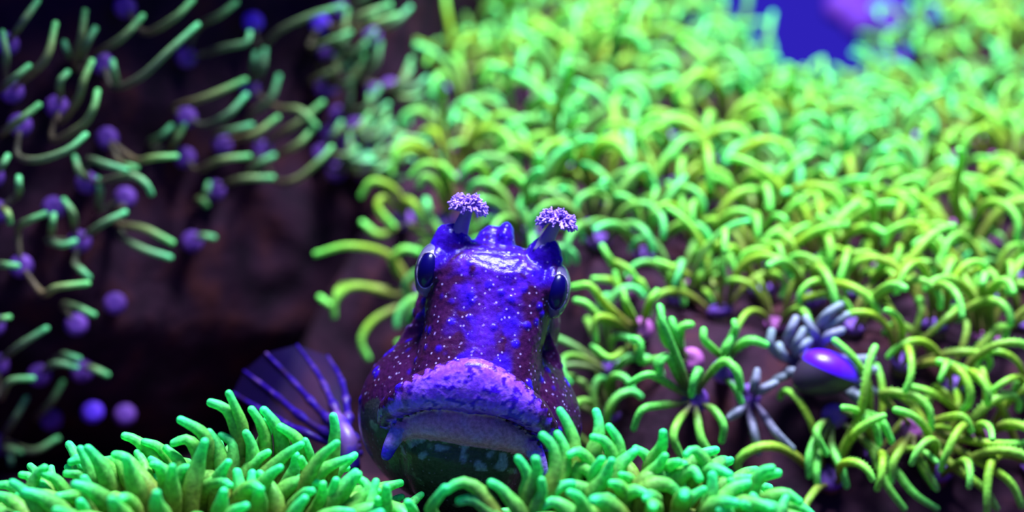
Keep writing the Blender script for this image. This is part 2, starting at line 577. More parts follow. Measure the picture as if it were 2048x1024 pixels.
    bp = nt.nodes.new('ShaderNodeBump'); bp.inputs['Strength'].default_value = .32; bp.inputs['Distance'].default_value = .0003
    nt.links.new(n_.outputs[0], bp.inputs['Height']); nt.links.new(bp.outputs[0], bs.inputs['Normal'])
    M['skin'] = m

    root = empty('blenny_fish', root_w)
    tag(root, 'blue violet blenny fish with wide mouth and fringed tufts above its eyes', 'fish')
    link('body', mesh('fish_body', [W(p) for p in out], faces, m, t=sparkle, cols=cols), root)

    # -- eyes
    eye_m = noisy_mat('eye_silver', (.05, .04, .12), (.16, .14, .26), 300, rough=.15, bump=0, spec=.6)
    pup_m, _, b2, _ = new_mat('pupil_blue'); b2.inputs['Base Color'].default_value = (.002, .001, .07, 1)
    b2.inputs['Roughness'].default_value = .25; b2.inputs['Specular IOR Level'].default_value = .25
    ring_m = noisy_mat('iris_ring', (.05, .02, .10), (.55, .45, .75), 900, rough=.25, bump=0)
    for s in (-1, 1):
        c = L3(s * 1.05, .0, .10); r = Vector((.25, .46, .46))
        v, f = ellipsoid(c, (r.x, r.y, .46), 28, 18)
        e = link('eye', mesh('eye', [W(p) for p in v], f, eye_m), root)
        # oval pupil lying on the eye's surface, looking outwards and forwards
        nrm = Vector((s * .10, -1.0, 0)).normalized()
        side = Vector((0, 0, 1)).cross(nrm)

        def surf(a, b, lift):
            q = Vector((0, 0, b)) + side * a + nrm
            # ray from the centre onto the ellipsoid
            k = 1 / math.sqrt((q.x / r.x) ** 2 + (q.y / r.y) ** 2 + (q.z / .46) ** 2)
            return c + q * k * (1 + lift)
        V, F = [], []
        nr, na = 6, 28
        V.append(surf(0, 0, .05))
        for j in range(1, nr + 1):
            for i in range(na):
                a = 2 * math.pi * i / na; k = j / nr
                V.append(surf(.46 * k * math.cos(a), .80 * k * math.sin(a), .05 * (1 - k ** 4) + .005))
        for i in range(na): F.append((0, 1 + i, 1 + (i + 1) % na))
        for j in range(nr - 1):
            for i in range(na):
                a = 1 + j * na + i; b = 1 + j * na + (i + 1) % na
                F.append((a, a + na, b + na, b))
        if s < 0: F = [tuple(reversed(q)) for q in F]
        link('pupil', mesh('pupil', [W(p) for p in V], F, pup_m), e)
        pts = [surf(.47 * math.cos(a), .83 * math.sin(a), .008) for a in [2 * math.pi * i / 24 for i in range(25)]]
        v, f, _ = tube(pts, lambda s_: .014, 6, 48)
        link('iris_ring', mesh('iris_ring', [W(p) for p in v], f, ring_m), e)

    # -- fringed cirri above the eyes
    st_m = noisy_mat('cirrus_lilac', (.16, .13, .30), (.26, .21, .42), 300, rough=.4, bump=.1)
    fr_m = noisy_mat('cirrus_frill', (.22, .10, .62), (.50, .28, .85), 700, rough=.4, bump=0)
    rnd = random.Random(3)
    for (b0, b1, tilt) in (((-.68, .52, .16), (-.60, 1.10, .22), 0.0), ((.70, .56, .16), (.88, 1.10, .22), .25)):
        v, f, _ = tube([L3(*b0), L3((b0[0] + b1[0]) / 2 - .01, (b0[1] + b1[1]) / 2, .16), L3(*b1)], lambda s_: .19 - .085 * s_, 12, 8, flat=.6)
        cr = link('cirrus', mesh('cirrus', [W(p) for p in v], f, st_m), root)
        parts = []
        top = L3(*b1)
        for i in range(120):
            az = rnd.uniform(0, 2 * math.pi); el = rnd.uniform(-.35, 1.2)
            d = Vector((math.cos(az) * math.cos(el), math.sin(az) * math.cos(el) * .8, math.sin(el) * .8)).normalized()
            st = top + Vector((d.x * .10, d.y * .08, .02 + d.z * .03))
            ln = rnd.uniform(.15, .25)
            en = st + d * ln + Vector((0, 0, -.04))
            v, f, _ = tube([st, st + d * ln * .55 + Vector((0, 0, .03)), en], lambda s_: .022 - .004 * s_, 5, 4)
            parts.append((v, f))
            for _k in range(2):
                dd = (d + Vector((rnd.uniform(-.8, .8), rnd.uniform(-.8, .8), rnd.uniform(-.8, .8)))).normalized()
                v, f, _ = tube([st + d * ln * .6, st + d * ln * .6 + dd * .09], lambda s_: .016, 4, 2)
                parts.append((v, f))
        v, f = join(*parts)
        link('frill', mesh('frill', [W(p) for p in v], f, fr_m), cr)

    # -- pectoral fin spread beside the cheek: knobbly rays and a thin membrane
    ray_m = noisy_mat('fin_ray', (.02, .006, .05), (.014, .003, .15), 260, rough=.3, bump=.3, c3=(.10, .04, .18), spec=.1)
    mem_m, nt, b3, out3 = new_mat('fin_membrane')
    b3.inputs['Base Color'].default_value = (.02, .008, .10, 1); b3.inputs['Roughness'].default_value = .3
    tp = nt.nodes.new('ShaderNodeBsdfTransparent'); ms = nt.nodes.new('ShaderNodeMixShader'); ms.inputs[0].default_value = .2
    nt.links.new(tp.outputs[0], ms.inputs[1]); nt.links.new(b3.outputs[0], ms.inputs[2]); nt.links.new(ms.outputs[0], out3.inputs[0])
    base = P(716, 880, 23.2)
    rays = [[(466, 786), (520, 818), (600, 862)], [(488, 742), (545, 785), (622, 848)], [(532, 706), (588, 765), (655, 838)],
            [(594, 690), (640, 755), (676, 830)], [(655, 712), (684, 765), (696, 835)]]
    fin = None
    rp = []
    for k, r_ in enumerate(rays):
        d = [25.2, 24.4, 23.6]
        rp.append(catmull([P(*r_[0], d[0] + .15 * math.sin(k * 2)), P(*r_[1], d[1]), P(*r_[2], d[2]), base + Vector((-.05 * k, .1, -.25 + .12 * k))], 20))
    V, F = [], []
    for pts in rp: V += [p - root_w for p in pts]
    for k in range(len(rp) - 1):
        for i in range(20):
            F.append((k * 21 + i, k * 21 + i + 1, (k + 1) * 21 + i + 1, (k + 1) * 21 + i))
    fin = link('pectoral_fin', mesh('pectoral_fin', V, F, mem_m), root)
    for k, pts in enumerate(rp):
        def rad(s_, k=k):
            return (.028 + .052 * s_) * (1 + .7 * max(0, math.sin(s_ * 30 + k * 1.7)) * s_)
        v, f, _ = tube([p - root_w for p in pts], rad, 8, 40)
        link('fin_ray', mesh('fin_ray', v, f, ray_m), fin)
    # fleshy root of the fin
    v, f, _ = tube([P(700, 940, 23.0), P(695, 880, 23.0), P(672, 838, 23.4)], lambda s_: .19 - .05 * s_, 12, 10)
    flesh = noisy_mat('fin_flesh', (.07, .03, .18), (.14, .06, .26), 220, rough=.4, bump=.3, c3=(.04, .01, .5))
    link('fin_base', mesh('fin_base', [p - root_w for p in v], f, flesh), fin)

    # -- dorsal fin and tail behind the head
    def fan(name, pts_a, pts_b):
        V = [W(L3(*p)) for p in pts_a] + [W(L3(*p)) for p in pts_b]
        n = len(pts_a)
        F = [(i, i + 1, n + i + 1, n + i) for i in range(n - 1)]
        ob = link(name, mesh(name, V, F, ray_m), root)
        md = ob.modifiers.new('t', 'SOLIDIFY'); md.thickness = .0004
    n = 12
    A = [(-.02 - .5 * (i / n) ** 2, -.75 - 1.9 * (i / n), -2.0 - 5.2 * i / n) for i in range(n + 1)]
    B = [(a[0], a[1] + .55 * math.sin(math.pi * (.12 + .8 * i / n)), a[2] - .3) for i, a in enumerate(A)]
    fan('dorsal_fin', A, B)
    A = [(-.6, -3.3 + .4 * math.cos(a), -7.9) for a in frange(0, math.pi, 9)]
    B = [(-.8, -3.3 + .8 * math.cos(a), -9.0 - .5 * math.sin(a)) for a in frange(0, math.pi, 9)]
    fan('tail_fin', A, B)
    return root


build_fish()

# ------------------------------------------------------------------ tall green tentacle corals in front of the fish


def z1(x, y): return (x / 3.88, 760 + y / 3.88)
def z2(x, y): return (360 + x / 3.88, 760 + y / 3.88)
def z3(x, y): return (700 + x / 3.88, 760 + y / 3.88)
def z4(x, y): return (1000 + x / 4.57, 800 + y / 4.57)
def z5(x, y): return (1300 + x / 4.57, 800 + y / 4.57)


left_paths = [(z1, s) for s in (
    '970,435 1060,470 1200,600', '1350,490 1450,460 1540,560 1560,700', '555,635 650,620 760,780', '700,605 780,620 900,740',
    '895,580 980,610 1090,760 1200,900', '820,625 900,625 960,680', '170,735 230,750 280,830', '345,680 280,740 220,930',
    '340,730 430,770 510,880', '520,725 620,730 690,800', '5,815 80,820 180,900', '1185,655 1260,680 1340,740', '1205,755 1290,790 1380,850',
    '1495,680 1400,720 1340,1000', '455,905 560,900 620,960', '190,1010 300,960 500,1010', '730,950 850,900 1010,1010', '1395,900 1520,810 1600,760',
    '1120,480 1230,520 1330,640', '1290,530 1380,620 1420,720')] + [(z2, s) for s in (
    '240,175 360,230 450,400 460,640', '380,105 440,240 485,400 440,700', '5,310 150,390 230,500 235,680', '225,405 290,500 340,720',
    '320,430 410,500 400,720', '555,230 620,330 660,450 650,680', '675,315 680,380 640,480', '650,235 740,340 790,470 800,680',
    '515,415 560,520 570,720', '780,365 880,430 940,520 960,640', '1190,285 1205,400 1180,600 1150,720', '1215,490 1080,610 980,780 920,920',
    '1320,605 1200,650 1080,720 1020,850', '970,475 1000,570 990,640', '900,585 890,680 850,790', '935,610 970,680 1050,800',
    '930,760 860,860 790,950', '440,715 460,820 480,980', '560,725 560,840 540,1000', '940,500 820,580 700,700 600,830',
    '620,725 700,830 750,1000', '1380,735 1280,860 1210,980', '1210,780 1170,900 1130,1020', '1110,810 1100,920 1060,1020',
    '1395,770 1460,830 1400,920 1310,1020', '1520,790 1490,900 1470,1020')] + [(z3, s) for s in (
    '280,830 280,920 270,1020', '450,950 480,1000 490,1040', '215,930 225,980 220,1020')]
right_paths = [(z3, s) for s in ('750,860 860,790 1000,850 1100,1010', '740,840 660,940 630,1020', '850,940 960,930 1070,1010',
                                 '1095,800 1180,850 1300,1000')] + [(z4, s) for s in (
    '165,535 230,630 260,740 235,860', '325,545 335,680 240,940', '390,325 490,440 500,650 430,860', '525,310 590,430 600,600 560,740',
    '550,100 620,220 680,400 670,560', '880,110 905,220 900,320 850,520', '850,340 950,370 1020,480 1020,560', '995,245 1070,350 1090,470 1085,560',
    '640,500 720,470 810,560 830,650', '380,735 390,850 330,1000', '900,810 830,680 740,610 690,700', '1230,470 1150,540 1090,610',
    '1240,445 1320,490 1370,560', '655,765 560,790 460,880', '640,850 720,890 770,1010', '390,975 500,930 620,1010', '940,890 1010,900 990,1010',
    '1020,560 960,700 850,860', '1140,970 1135,840 1120,750 1060,650', '1330,860 1250,830 1170,860', '930,545 880,620 860,720')] + [(z5, s) for s in (
    '120,300 110,420 30,560', '135,515 80,600 0,680', '310,590 200,590 90,680', '300,770 180,700 0,710', '300,910 190,790 60,770 0,800',
    '450,720 390,640 270,700', '330,500 400,450 500,560 550,680', '570,690 570,800 560,900', '490,820 400,880 280,1010', '910,760 780,800 640,940', '1110,625 1010,660 960,780 900,900',
    '735,735 770,790 790,860', '800,840 850,900 880,980', '940,880 980,940 1000,1010', '1360,930 1250,860 1130,880 1050,940',
    '850,950 900,980 940,1020', '1010,950 1080,960 1160,1020', '1240,900 1210,960 1190,1020', '640,1010 690,990 700,1030')]


def fore_r(s):       # s runs from the root (0) to the tip (1)
    return 0.125 * (0.85 + 0.25 * math.sin(math.pi * min(1, s * 1.1))) * (1 - 0.45 * max(0, s - .55) / .45) + .004


def tentacle_coral(label, center, radii, paths, y0, n_fill, seed, xlim):
    rnd = random.Random(seed)
    C = Vector(center); Rr = Vector(radii)
    base_loc = Vector((C.x, C.y, -4.95))
    root = empty('tentacle_coral', base_loc)
    tag(root, label, 'coral', 'green tentacle corals in front of the fish')
    v, f = ellipsoid(C - base_loc, radii, 40, 20)
    v = [p * (1 + .05 * noise.noise(p * 1.5)) for p in v]
    link('coral_base', mesh('coral_base', v, f, M['coral_base']), root)

    def inside(p):
        q = p - C
        return (q.x / Rr.x) ** 2 + (q.y / Rr.y) ** 2 + (q.z / Rr.z) ** 2 < .85
    for fn, s in paths:
        px = [fn(*map(float, a.split(','))) for a in s.split()]
        by = px[-1][1]
        d = y0 - max(0, by - 850) / 174 * 1.5 + rnd.uniform(-.1, .1)
        lean = rnd.uniform(-.35, .15)
        k = len(px)
        pts = [P(a, b, d + lean * (1 - i / (k - 1))) for i, (a, b) in enumerate(px)][::-1]
        # carry the root down into the coral's body
        b0 = pts[0]
        ext = []
        q = b0.copy()
        dn = (pts[0] - pts[1]).normalized()
        for _ in range(30):
            if inside(q): break
            tgt = C + Vector(((q.x - C.x) * .5, 0, -.3))
            dn = (dn * .6 + (tgt - q).normalized() * .4).normalized()
            q = q + dn * .14
            ext.append(q.copy())
        pts = ext[::-1][::4] + pts if ext else pts
        ln = sum((b - a).length for a, b in zip(pts, pts[1:]))
        sc = rnd.uniform(.9, 1.08)
        v, f, t = tube([p - base_loc for p in pts], lambda s_: fore_r(s_) * sc, 10, 16, wob=.12)
        vis = min(1.0, 1.0 / max(.6, ln) * 1.25)
        t = [max(0, 1 - (1 - a) / max(vis, .55)) if vis < 1 else a for a in t]
        link('tentacle', mesh('tentacle', v, f, M['fore'], t), root)
    variants = []
    for i in range(9):
        L = rnd.uniform(.8, 1.25); a1 = rnd.uniform(.5, 1.9)
        pts = [Vector((0, 0, 0))]
        a = 0
        for j in range(8):
            a = a1 * ((j + 1) / 8) ** 1.4
            pts.append(pts[-1] + Vector((math.sin(a), .12 * math.sin(j * .8 + i), math.cos(a))) * L / 8)
        v, f, t = tube(pts, fore_r, 9, 12, wob=.12)
        variants.append(mesh('tentacle', v, f, M['fore'], t))
    done = []
    tries = 0
    while len(done) < n_fill and tries < 20000:
        tries += 1
        az = rnd.uniform(0, 2 * math.pi); el = rnd.uniform(.05, 1.5)
        dr = Vector((math.cos(az) * math.cos(el), math.sin(az) * math.cos(el), math.sin(el)))
        p = C + Vector((dr.x * Rr.x, dr.y * Rr.y, dr.z * Rr.z)) * .97
        if p.y > C.y + .7 * Rr.y: continue
        if any((p - q).length < .26 for q in done): continue
        done.append(p)
        nrm = Vector((dr.x / Rr.x, dr.y / Rr.y, dr.z / Rr.z)).normalized()
        ax = (nrm + Vector((rnd.uniform(-.3, .3), rnd.uniform(-.3, .3), .35))).normalized()
        qt = ax.to_track_quat('Z', 'X')
        # bend away from the clump's middle, with scatter
        outw = Vector((p.x - C.x, p.y - C.y, 0)).normalized()
        xl = qt @ Vector((1, 0, 0)); yl = qt @ Vector((0, 1, 0))
        spin = math.atan2(outw.dot(yl), outw.dot(xl)) + rnd.uniform(-.9, .9)
        ob = link('tentacle', rnd.choice(variants), root, p - base_loc)
        ob.rotation_euler = (qt.to_matrix().to_4x4() @ Matrix.Rotation(spin, 4, 'Z')).to_euler()
        s_ = rnd.uniform(.85, 1.1); ob.scale = (s_, s_, s_)
    return root


tentacle_coral('thick bright green tentacled coral clump below the pectoral fin of the fish', (-4.9, -2.0, -4.95), (3.3, 1.7, 1.10),
               left_paths, 21.0, 130, 11, None)
tentacle_coral('thick bright green tentacled coral clump at the chin of the fish, nearest the violet shell', (2.1, -2.4, -4.95), (2.0, 1.2, 1.25),
               right_paths, 20.2, 95, 12, None)

# ------------------------------------------------------------------ star polyps


def hook_curve(L, a0, a1, pw, wig):
    pts = [Vector((0, 0, 0))]
    n = 10
    for j in range(n):
        a = a0 + (a1 - a0) * ((j + .5) / n) ** pw
        pts.append(pts[-1] + Vector((math.sin(a), wig * math.sin(j * .7), math.cos(a))) * L / n)
    return pts


def tent_r(r):
    return lambda s: r * (.62 + .38 * smooth01(s / .35)) * (1 - .18 * smooth01((s - .6) / .4))


TENTS = {}
for i in range(16):
    pts = hook_curve(R(1.5, 2.3), R(.0, .45), R(2.0, 3.6) if i % 5 else R(.9, 1.6), R(1.6, 3.2), R(-.3, .3))
    v, f, t = tube(pts, tent_r(.070), 8, 14, pinnules=16)
    v2, f2, t2 = tube(pts, tent_r(.078), 6, 10)
    for tint in ('lime', 'mint'):
        TENTS.setdefault((tint, 'near'), []).append(mesh('tentacle', v, f, M[tint], t))
        TENTS.setdefault((tint, 'far'), []).append(mesh('tentacle', v2, f2, M[tint], t2))


def disc_mesh(r, mat):
    V, F = [Vector((0, 0, .02))], []
    n = 16
    for j, (k, h) in enumerate(((.25, .06), (.6, .05), (1.0, 0), (.9, -.10))):
        for i in range(n):
            a = 2 * math.pi * i / n
            V.append(Vector((r * k * math.cos(a), r * k * math.sin(a), h)))
    for i in range(n): F.append((0, 1 + i, 1 + (i + 1) % n))
    for j in range(3):
        for i in range(n):
            a = 1 + j * n + i; b = 1 + j * n + (i + 1) % n
            F.append((a, a + n, b + n, b))
    F.append(tuple(1 + 3 * n + i for i in range(n))[::-1])
    return mesh('oral_disc', V, F, mat)


DISCS = {k: disc_mesh(.24, M[k]) for k in ('disc', 'disc_pink', 'disc_bright')}
_v, _f, _t = tube([Vector((0, 0, -.25)), Vector((.02, 0, .1)), Vector((0, 0, .30))], lambda s: .15 + .05 * s, 8, 5)
STALK = mesh('stalk', _v, _f, M['stalk'])

MOUND_LABEL = 'lime green star polyp with hooked tentacles on the rock slope behind the fish'
MOUND_GROUP = 'star polyps on the rock slope'


def stock_polyp(p, axis, tents, disc, label, group, scale=1.0, n=8, spread=.0):
    root = empty('star_polyp', p)
    qt = axis.to_track_quat('Z', 'X')
    root.rotation_euler = qt.to_euler()
    root.scale = (scale,) * 3
    tag(root, label, 'polyp', group)
    link('stalk', STALK, root)
    link('oral_disc', DISCS[disc], root, (0, 0, .46))
    a0 = R(0, 6.28)
    for k in range(n):
        a = a0 + 2 * math.pi * k / n + R(-.2, .2)
        ob = link('tentacle', random.choice(tents), root, (.17 * math.cos(a), .17 * math.sin(a), .44))
        ob.rotation_euler = (R(-.15, .15), R(-.1, .5) + spread, a)
        s = R(.85, 1.12); ob.scale = (s, s, s)
    return root


def traced_polyp(center_px, hit, d_hit, paths, tmat, disc, label, group, rad=.075, lift=.75, curve=.5, pinn=16, fwd=.4, cat='polyp'):
    """polyp whose tentacles follow the directions seen in the photo; its root sits on the rock behind it"""
    dc = d_hit - lift
    c = P(*center_px, dc)
    base = hit + (hit - c).normalized() * .15
    root = empty('star_polyp', base)
    tag(root, label, cat, group)
    v, f, _ = tube([base - base, (c - base) * .5, (c - base) * (1 - .2 / (c - base).length)], lambda s: .15 + .05 * s, 8, 6)
    link('stalk', mesh('stalk', v, f, M['stalk']), root)
    ob = link('oral_disc', DISCS[disc], root, c - base)
    ob.rotation_euler = (c - base).to_track_quat('Z', 'X').to_euler()
    for k, path in enumerate(paths):       # path runs tip -> root in pixels
        m_ = len(path)
        pts = []
        for i, (a, b) in enumerate(path):
            s = 1 - i / max(1, m_ - 1)
            pts.append(P(a, b, dc - .1 - fwd * math.sin(s * 2.2) + .12 * math.sin(k * 3.1)))
        pts = pts[::-1]
        first = c + (pts[0] - c).normalized() * .12
        if (pts[0] - first).length > .08: pts = [first] + pts
        v, f, t = tube([p - base for p in pts], tent_r(rad), 8, 16, pinnules=pinn)
        link('tentacle', mesh('tentacle', v, f, tmat, t), root)
    return root


def z7(x, y): return (1100 + x / 1.642, 400 + y / 1.641)
def z6(x, y): return (1348 + x / 2, 512 + y / 2)
def za(x, y): return (x / 2, y / 2)
def zb(x, y): return (x / 2, 512 + y / 2)
def zq(x, y): return (1120 + x / 2.439, 480 + y / 2.438)
def zz(x, y): return (x, y)
def zs(x, y): return (1480 + x / 3.94, 600 + y / 3.94)


def parse(fn, lst): return [[fn(*map(float, a.split(','))) for a in s.split()] for s in lst]


taken = []            # spots that already carry a polyp


def mound_traced(fn, center, lst, tmat, disc, label, group=None, **kw):
    c = fn(*center)
    h, d = hit_mound(*c)
    taken.append((h, 1.0))
    return traced_polyp(c, h, d, parse(fn, lst), M[tmat], disc, label, group, **kw)


mound_traced(z7, (478, 655), ('265,600 310,575 350,580 430,630', '275,750 300,690 350,675 420,668', '430,840 405,780 420,730 450,690',
                              '550,860 500,790 485,720 480,680', '565,790 570,740 540,690 505,672', '465,640 473,590 490,560 484,610',
                              '625,620 610,560 570,530 510,590', '360,570 365,530 390,520 430,600', '360,350 370,400 400,480 450,600'),
             'near_green', 'disc', 'star polyp spread open with green tentacles all round a dark purple centre', lift=1.1, fwd=.6)
mound_traced(z7, (650, 645), ('685,830 670,760 652,690', '795,815 740,760 690,690', '590,715 622,690 640,665', '600,600 620,615 640,635', '680,560 675,600 660,630',
                              '740,600 700,620 670,640'),
             'grey', 'disc', 'grey green star polyp with drooping tentacles between open green polyp and violet shell')
mound_traced(z7, (300, 425), ('75,285 130,280 180,340 250,400', '150,460 150,390 200,390 260,430', '300,530 290,490 292,455', '140,480 200,520 265,470',
                              '85,330 120,340 170,390 260,425', '350,300 330,330 310,390', '240,300 250,340 280,400'),
             'lime', 'disc_pink', 'lime star polyp with a round bright pink centre beside the fish')
mound_traced(z7, (465, 290), ('415,215 395,250 400,320', '350,200 420,230 470,260', '500,210 490,260 480,280', '560,200 520,240 490,280', '440,340 430,270 410,262', '530,330 510,300 480,290'),
             'lime', 'disc_pink', 'upright lime star polyp with a small pink centre above the open polyp')
mound_traced(z6, (640, 640), ('920,1010 860,930 820,850 780,760', '1050,1010 960,950 880,850 800,770', '820,750 800,670 720,630 670,620',
                              '690,920 670,850 630,760', '575,930 570,850 585,740', '540,880 540,800 580,700', '610,790 570,710 600,660',
                              '870,740 830,660 760,630'),
             'near_green', 'disc', 'star polyp with long tentacles hanging down below the violet shell')
mound_traced(z6, (960, 690), ('1390,1000 1340,900 1200,810 1070,740', '1290,1010 1240,930 1130,850 1030,760', '1400,750 1260,750 1100,720',
                              '1030,690 1020,610 960,560 830,550', '1050,930 1000,850 960,760', '1190,700 1150,640 1040,660', '870,900 880,820 930,740'),
             'lime', 'disc_pink', 'large lime star polyp with long tentacles trailing down the front of the rock')

mound_traced(zq, (640, 585), ('490,330 495,420 520,500 600,560', '545,390 560,440 600,550', '640,412 595,425 585,520', '360,480 390,500 395,590 480,580', '470,650 475,590 520,570 590,590'),
             'near_green', 'disc_pink', 'green star polyp with a dusky pink centre just above the open polyp', lift=.9)
mound_traced(zq, (800, 640), ('700,440 705,490 780,565', '850,465 810,530 795,590', '885,720 860,630 800,590', '885,790 850,710 810,680', '850,400 855,440 830,500', '1005,510 930,490 860,530'),
             'near_green', 'disc', 'green star polyp with curled tentacles between the open polyp and the grey polyps', lift=.9)
mound_traced(zq, (340, 235), ('205,30 240,90 310,190', '380,200 330,140 260,110 300,190', '270,160 285,240 310,250', '165,190 240,195 310,230', '420,250 390,200 360,220'),
             'lime', 'disc_pink', 'lime star polyp with an oval pink centre close behind the eye of the fish', lift=.9)

# pale grey polyp around the violet shell
mound_traced(zs, (560, 480), ('250,250 240,350 330,450', '440,150 400,240 380,340', '310,360 330,420 380,470', '500,240 450,330 430,400', '545,320 490,370 430,430',
                              '520,150 570,240 620,320', '790,40 690,110 610,230', '840,120 730,180 650,280', '800,240 700,280 650,340',
                              '1040,460 930,470 840,470', '1060,550 950,545 860,530', '1060,720 980,680 880,640', '990,810 930,760 850,690', '920,790 880,740 820,690',
                              '480,570 420,565 380,560', '280,630 340,600 400,570'),
             'grey', 'disc_bright', 'pale lavender grey star polyp wrapped around the violet shell', rad=.095, pinn=0, lift=.55)

# hooked polyps along the near edge of the slope, left of the fish
EDGE = 'green star polyp with hooked tentacles at the dark edge of the slope beside the tufts'
EG = 'polyps at the dark edge of the slope'
for cpx, lst in (((892, 440), ('822,352 848,328 885,340 905,395', '838,372 850,352 875,372 890,420', '908,355 880,330 890,390', '945,460 930,400 905,420')),
                 ((808, 440), ('722,392 745,362 790,380 812,425', '787,452 755,415 770,395 805,430', '850,448 825,405 805,405', '880,480 850,470 820,450', '725,445 760,470 800,450')),
                 ((838, 590), ('632,508 700,492 780,512', '838,504 808,498 786,520 800,552', '668,634 672,598 712,572 790,590', '736,716 722,680 748,640 800,612',
                               '640,595 670,612 690,570')),
                 ((990, 420), ('1012,400 1000,395', '1030,430 1010,405 1000,410', '960,395 975,400', '935,340 960,330 985,380', '1050,370 1020,350 1000,390'))):
    mound_traced(zz, cpx, lst, 'lime', 'disc', EDGE, EG, rad=.085, lift=.9)

# the rest of the slope: polyps scattered over the rock wherever the picture shows it
SH = P(1655, 745, 25.0)
spots = []
tries = 0
rnd = random.Random(5)
while len(spots) < 240 and tries < 30000:
    tries += 1
    if tries % 3 == 0:                      # the steep front of the rock
        h, d = hit_mound(rnd.uniform(1150, 2070), rnd.uniform(560, 1020))
        if h is None: continue
        x, y = h.x, h.y
    else:
        y = 3.0 + 19.5 * rnd.random()
        d = y - CAMY
        x = rnd.uniform(-4.2, 8.5 * d / 22 * 1.03)
    z = mound(x, y)
    if z < -4.3: continue
    px = 1024 + x / (K * d); py = 512 - z / (K * d)
    if py < -40 or py > 1060 or px > 2110: continue
    if 1240 < px < 1660 and py > 670: continue      # the bare dark hollow under the open polyps
    if px < (890 if py < 300 else 850 if py < 420 else 905): continue
    p = Vector((x, y, z))
    if x < 1.9 and y < 6.6 and z < 0.5: continue
    if any((p - q).length < m_ for q, m_ in taken): continue
    if abs(px - 1650) < 150 and 700 < py < 850: continue       # nothing stands in front of the shell
    md = .90 + .014 * y + .28 * smooth01((y - 7) / 3) * smooth01((18 - y) / 3) * smooth01((8 - x) / 4)
    if any((p - q).length < md for q in spots): continue
    spots.append(p)
spots.sort(key=lambda p: p.y)
for p in spots:
    e = .15
    nrm = Vector((mound(p.x - e, p.y) - mound(p.x + e, p.y), mound(p.x, p.y - e) - mound(p.x, p.y + e), 2 * e)).normalized()
    ax = (nrm * .6 + Vector((R(-.3, .3), R(-.3, .2), .55))).normalized()
    tint = 'mint' if noise.noise(p * .22) + .35 * noise.noise(p * .9) > 0 else 'lime'
    disc = random.choice(('disc', 'disc', 'disc_pink'))
    where = ('at the crest of the slope near the blue water' if p.y > 17.5 and abs(p.x - 10.2) < 4.5 else
             'on the upper slope far behind the fish' if p.y > 14 and p.x < 6 else
             'on the upper slope beyond the violet shell' if p.y > 14 else
             'at the foot of the slope beside the violet shell' if (p - SH).length < 3.2 else
             'on the steep rock front past the violet shell' if p.y < 8 and p.x > 6 else
             'on the slope just behind the head of the fish' if p.x < 2.6 else
             'on the middle of the slope above the violet shell')
    arms = random.choice((6, 7, 8))
    label = {6: 'six', 7: 'seven', 8: 'eight'}[arms] + '-armed ' + ('mint green' if tint == 'mint' else 'yellow green') + (' pink-centred' if disc == 'disc_pink' else ' violet-centred') + ' star polyp ' + where
    stock_polyp(p - ax * .28, ax, TENTS[tint, 'near' if p.y < 8 else 'far'], disc, label, 'polyps with ' + disc.replace('disc_pink', 'pink centre').replace('disc', 'violet centre') + ' ' + tint + ' ' + where, R(.95, 1.2) * (1 + .22 * smooth01((p.y - 7) / 3) * smooth01((18 - p.y) / 3) * smooth01((8 - p.x) / 4)), n=arms)
print('slope polyps', len(spots), 'tries', tries)

# the shaded rock face: olive polyps with mint tips, traced
A = parse(za, ('222,95 180,240 60,350', '10,130 25,220 20,300', '115,265 60,310 0,360', '150,5 90,90 40,160', '340,45 325,150 300,270', '380,115 350,170 330,230',
               '258,170 265,195 290,230', '270,290 240,330 240,410', '368,245 335,320 310,400 240,490', '570,65 490,150 380,220', '790,100 680,200 560,310 450,350',
               '450,245 455,280 465,340', '770,0 700,70 580,130', '945,10 880,60 790,110', '155,420 80,480 0,540', '390,365 375,430 330,500 210,560',
               '342,540 270,600 150,640 70,620', '300,630 320,690 360,715', '505,680 420,655 350,640', '605,775 580,730 520,700 430,720', '545,672 520,665 480,650',
               '705,625 620,630 540,640', '685,505 650,540 600,580', '735,500 705,560 680,600', '980,320 820,390 690,430', '985,380 910,460 820,500',
               '1115,305 1080,400 1000,470', '1060,200 1050,270 1010,340', '1022,215 1015,250 1005,300', '1000,130 985,170 900,190 820,215',
               '1370,25 1250,60 1120,120 1040,190', '1400,130 1330,160 1240,190', '1400,255 1320,290 1240,330', '1110,470 1010,540 900,560', '1005,500 930,520 860,540',
               '1290,410 1180,500 1090,550', '1265,505 1200,440 1110,430', '1245,520 1190,580 1100,620', '995,625 880,640 790,680', '1095,622 1040,650 1000,690',
               '1090,710 970,715 870,745', '1325,590 1280,640 1190,715 1100,720', '1365,490 1335,540 1300,600', '835,735 825,770 800,810', '825,820 810,800 790,800',
               '500,850 420,890 330,950', '690,970 580,915 460,890', '855,950 820,945 780,950', '680,1030 560,990 480,930', '255,800 290,850 300,920',
               '180,855 120,880 70,920', '215,860 210,890 205,930', '300,965 250,980 190,960', '40,890 30,850 0,830', '75,710 75,740 70,780', '30,625 10,660 -20,690',
               '390,715 400,760 400,840', '1500,130 1400,220 1280,260', '1520,170 1500,260 1440,320', '1590,60 1500,90 1400,130', '1650,640 1560,600 1480,560',
               '1700,560 1600,540 1500,500', '1480,620 1420,640 1340,680', '1560,20 1450,60 1380,110', '1640,30 1580,90 1500,130')) + parse(zb, (
               '70,40 30,36 -20,34', '355,85 330,60 300,30', '350,110 230,125 170,150', '375,235 310,205 250,195', '185,290 90,350 0,420', '305,445 230,430 170,460',
               '315,410 280,400 240,400', '428,475 385,455 340,445', '130,490 40,500 0,570', '250,505 200,590 140,650', '105,570 60,650 0,740', '230,730 130,780 20,740',
               '85,785 40,770 0,770', '45,830 42,800 30,770', '35,245 15,250 -15,262'))
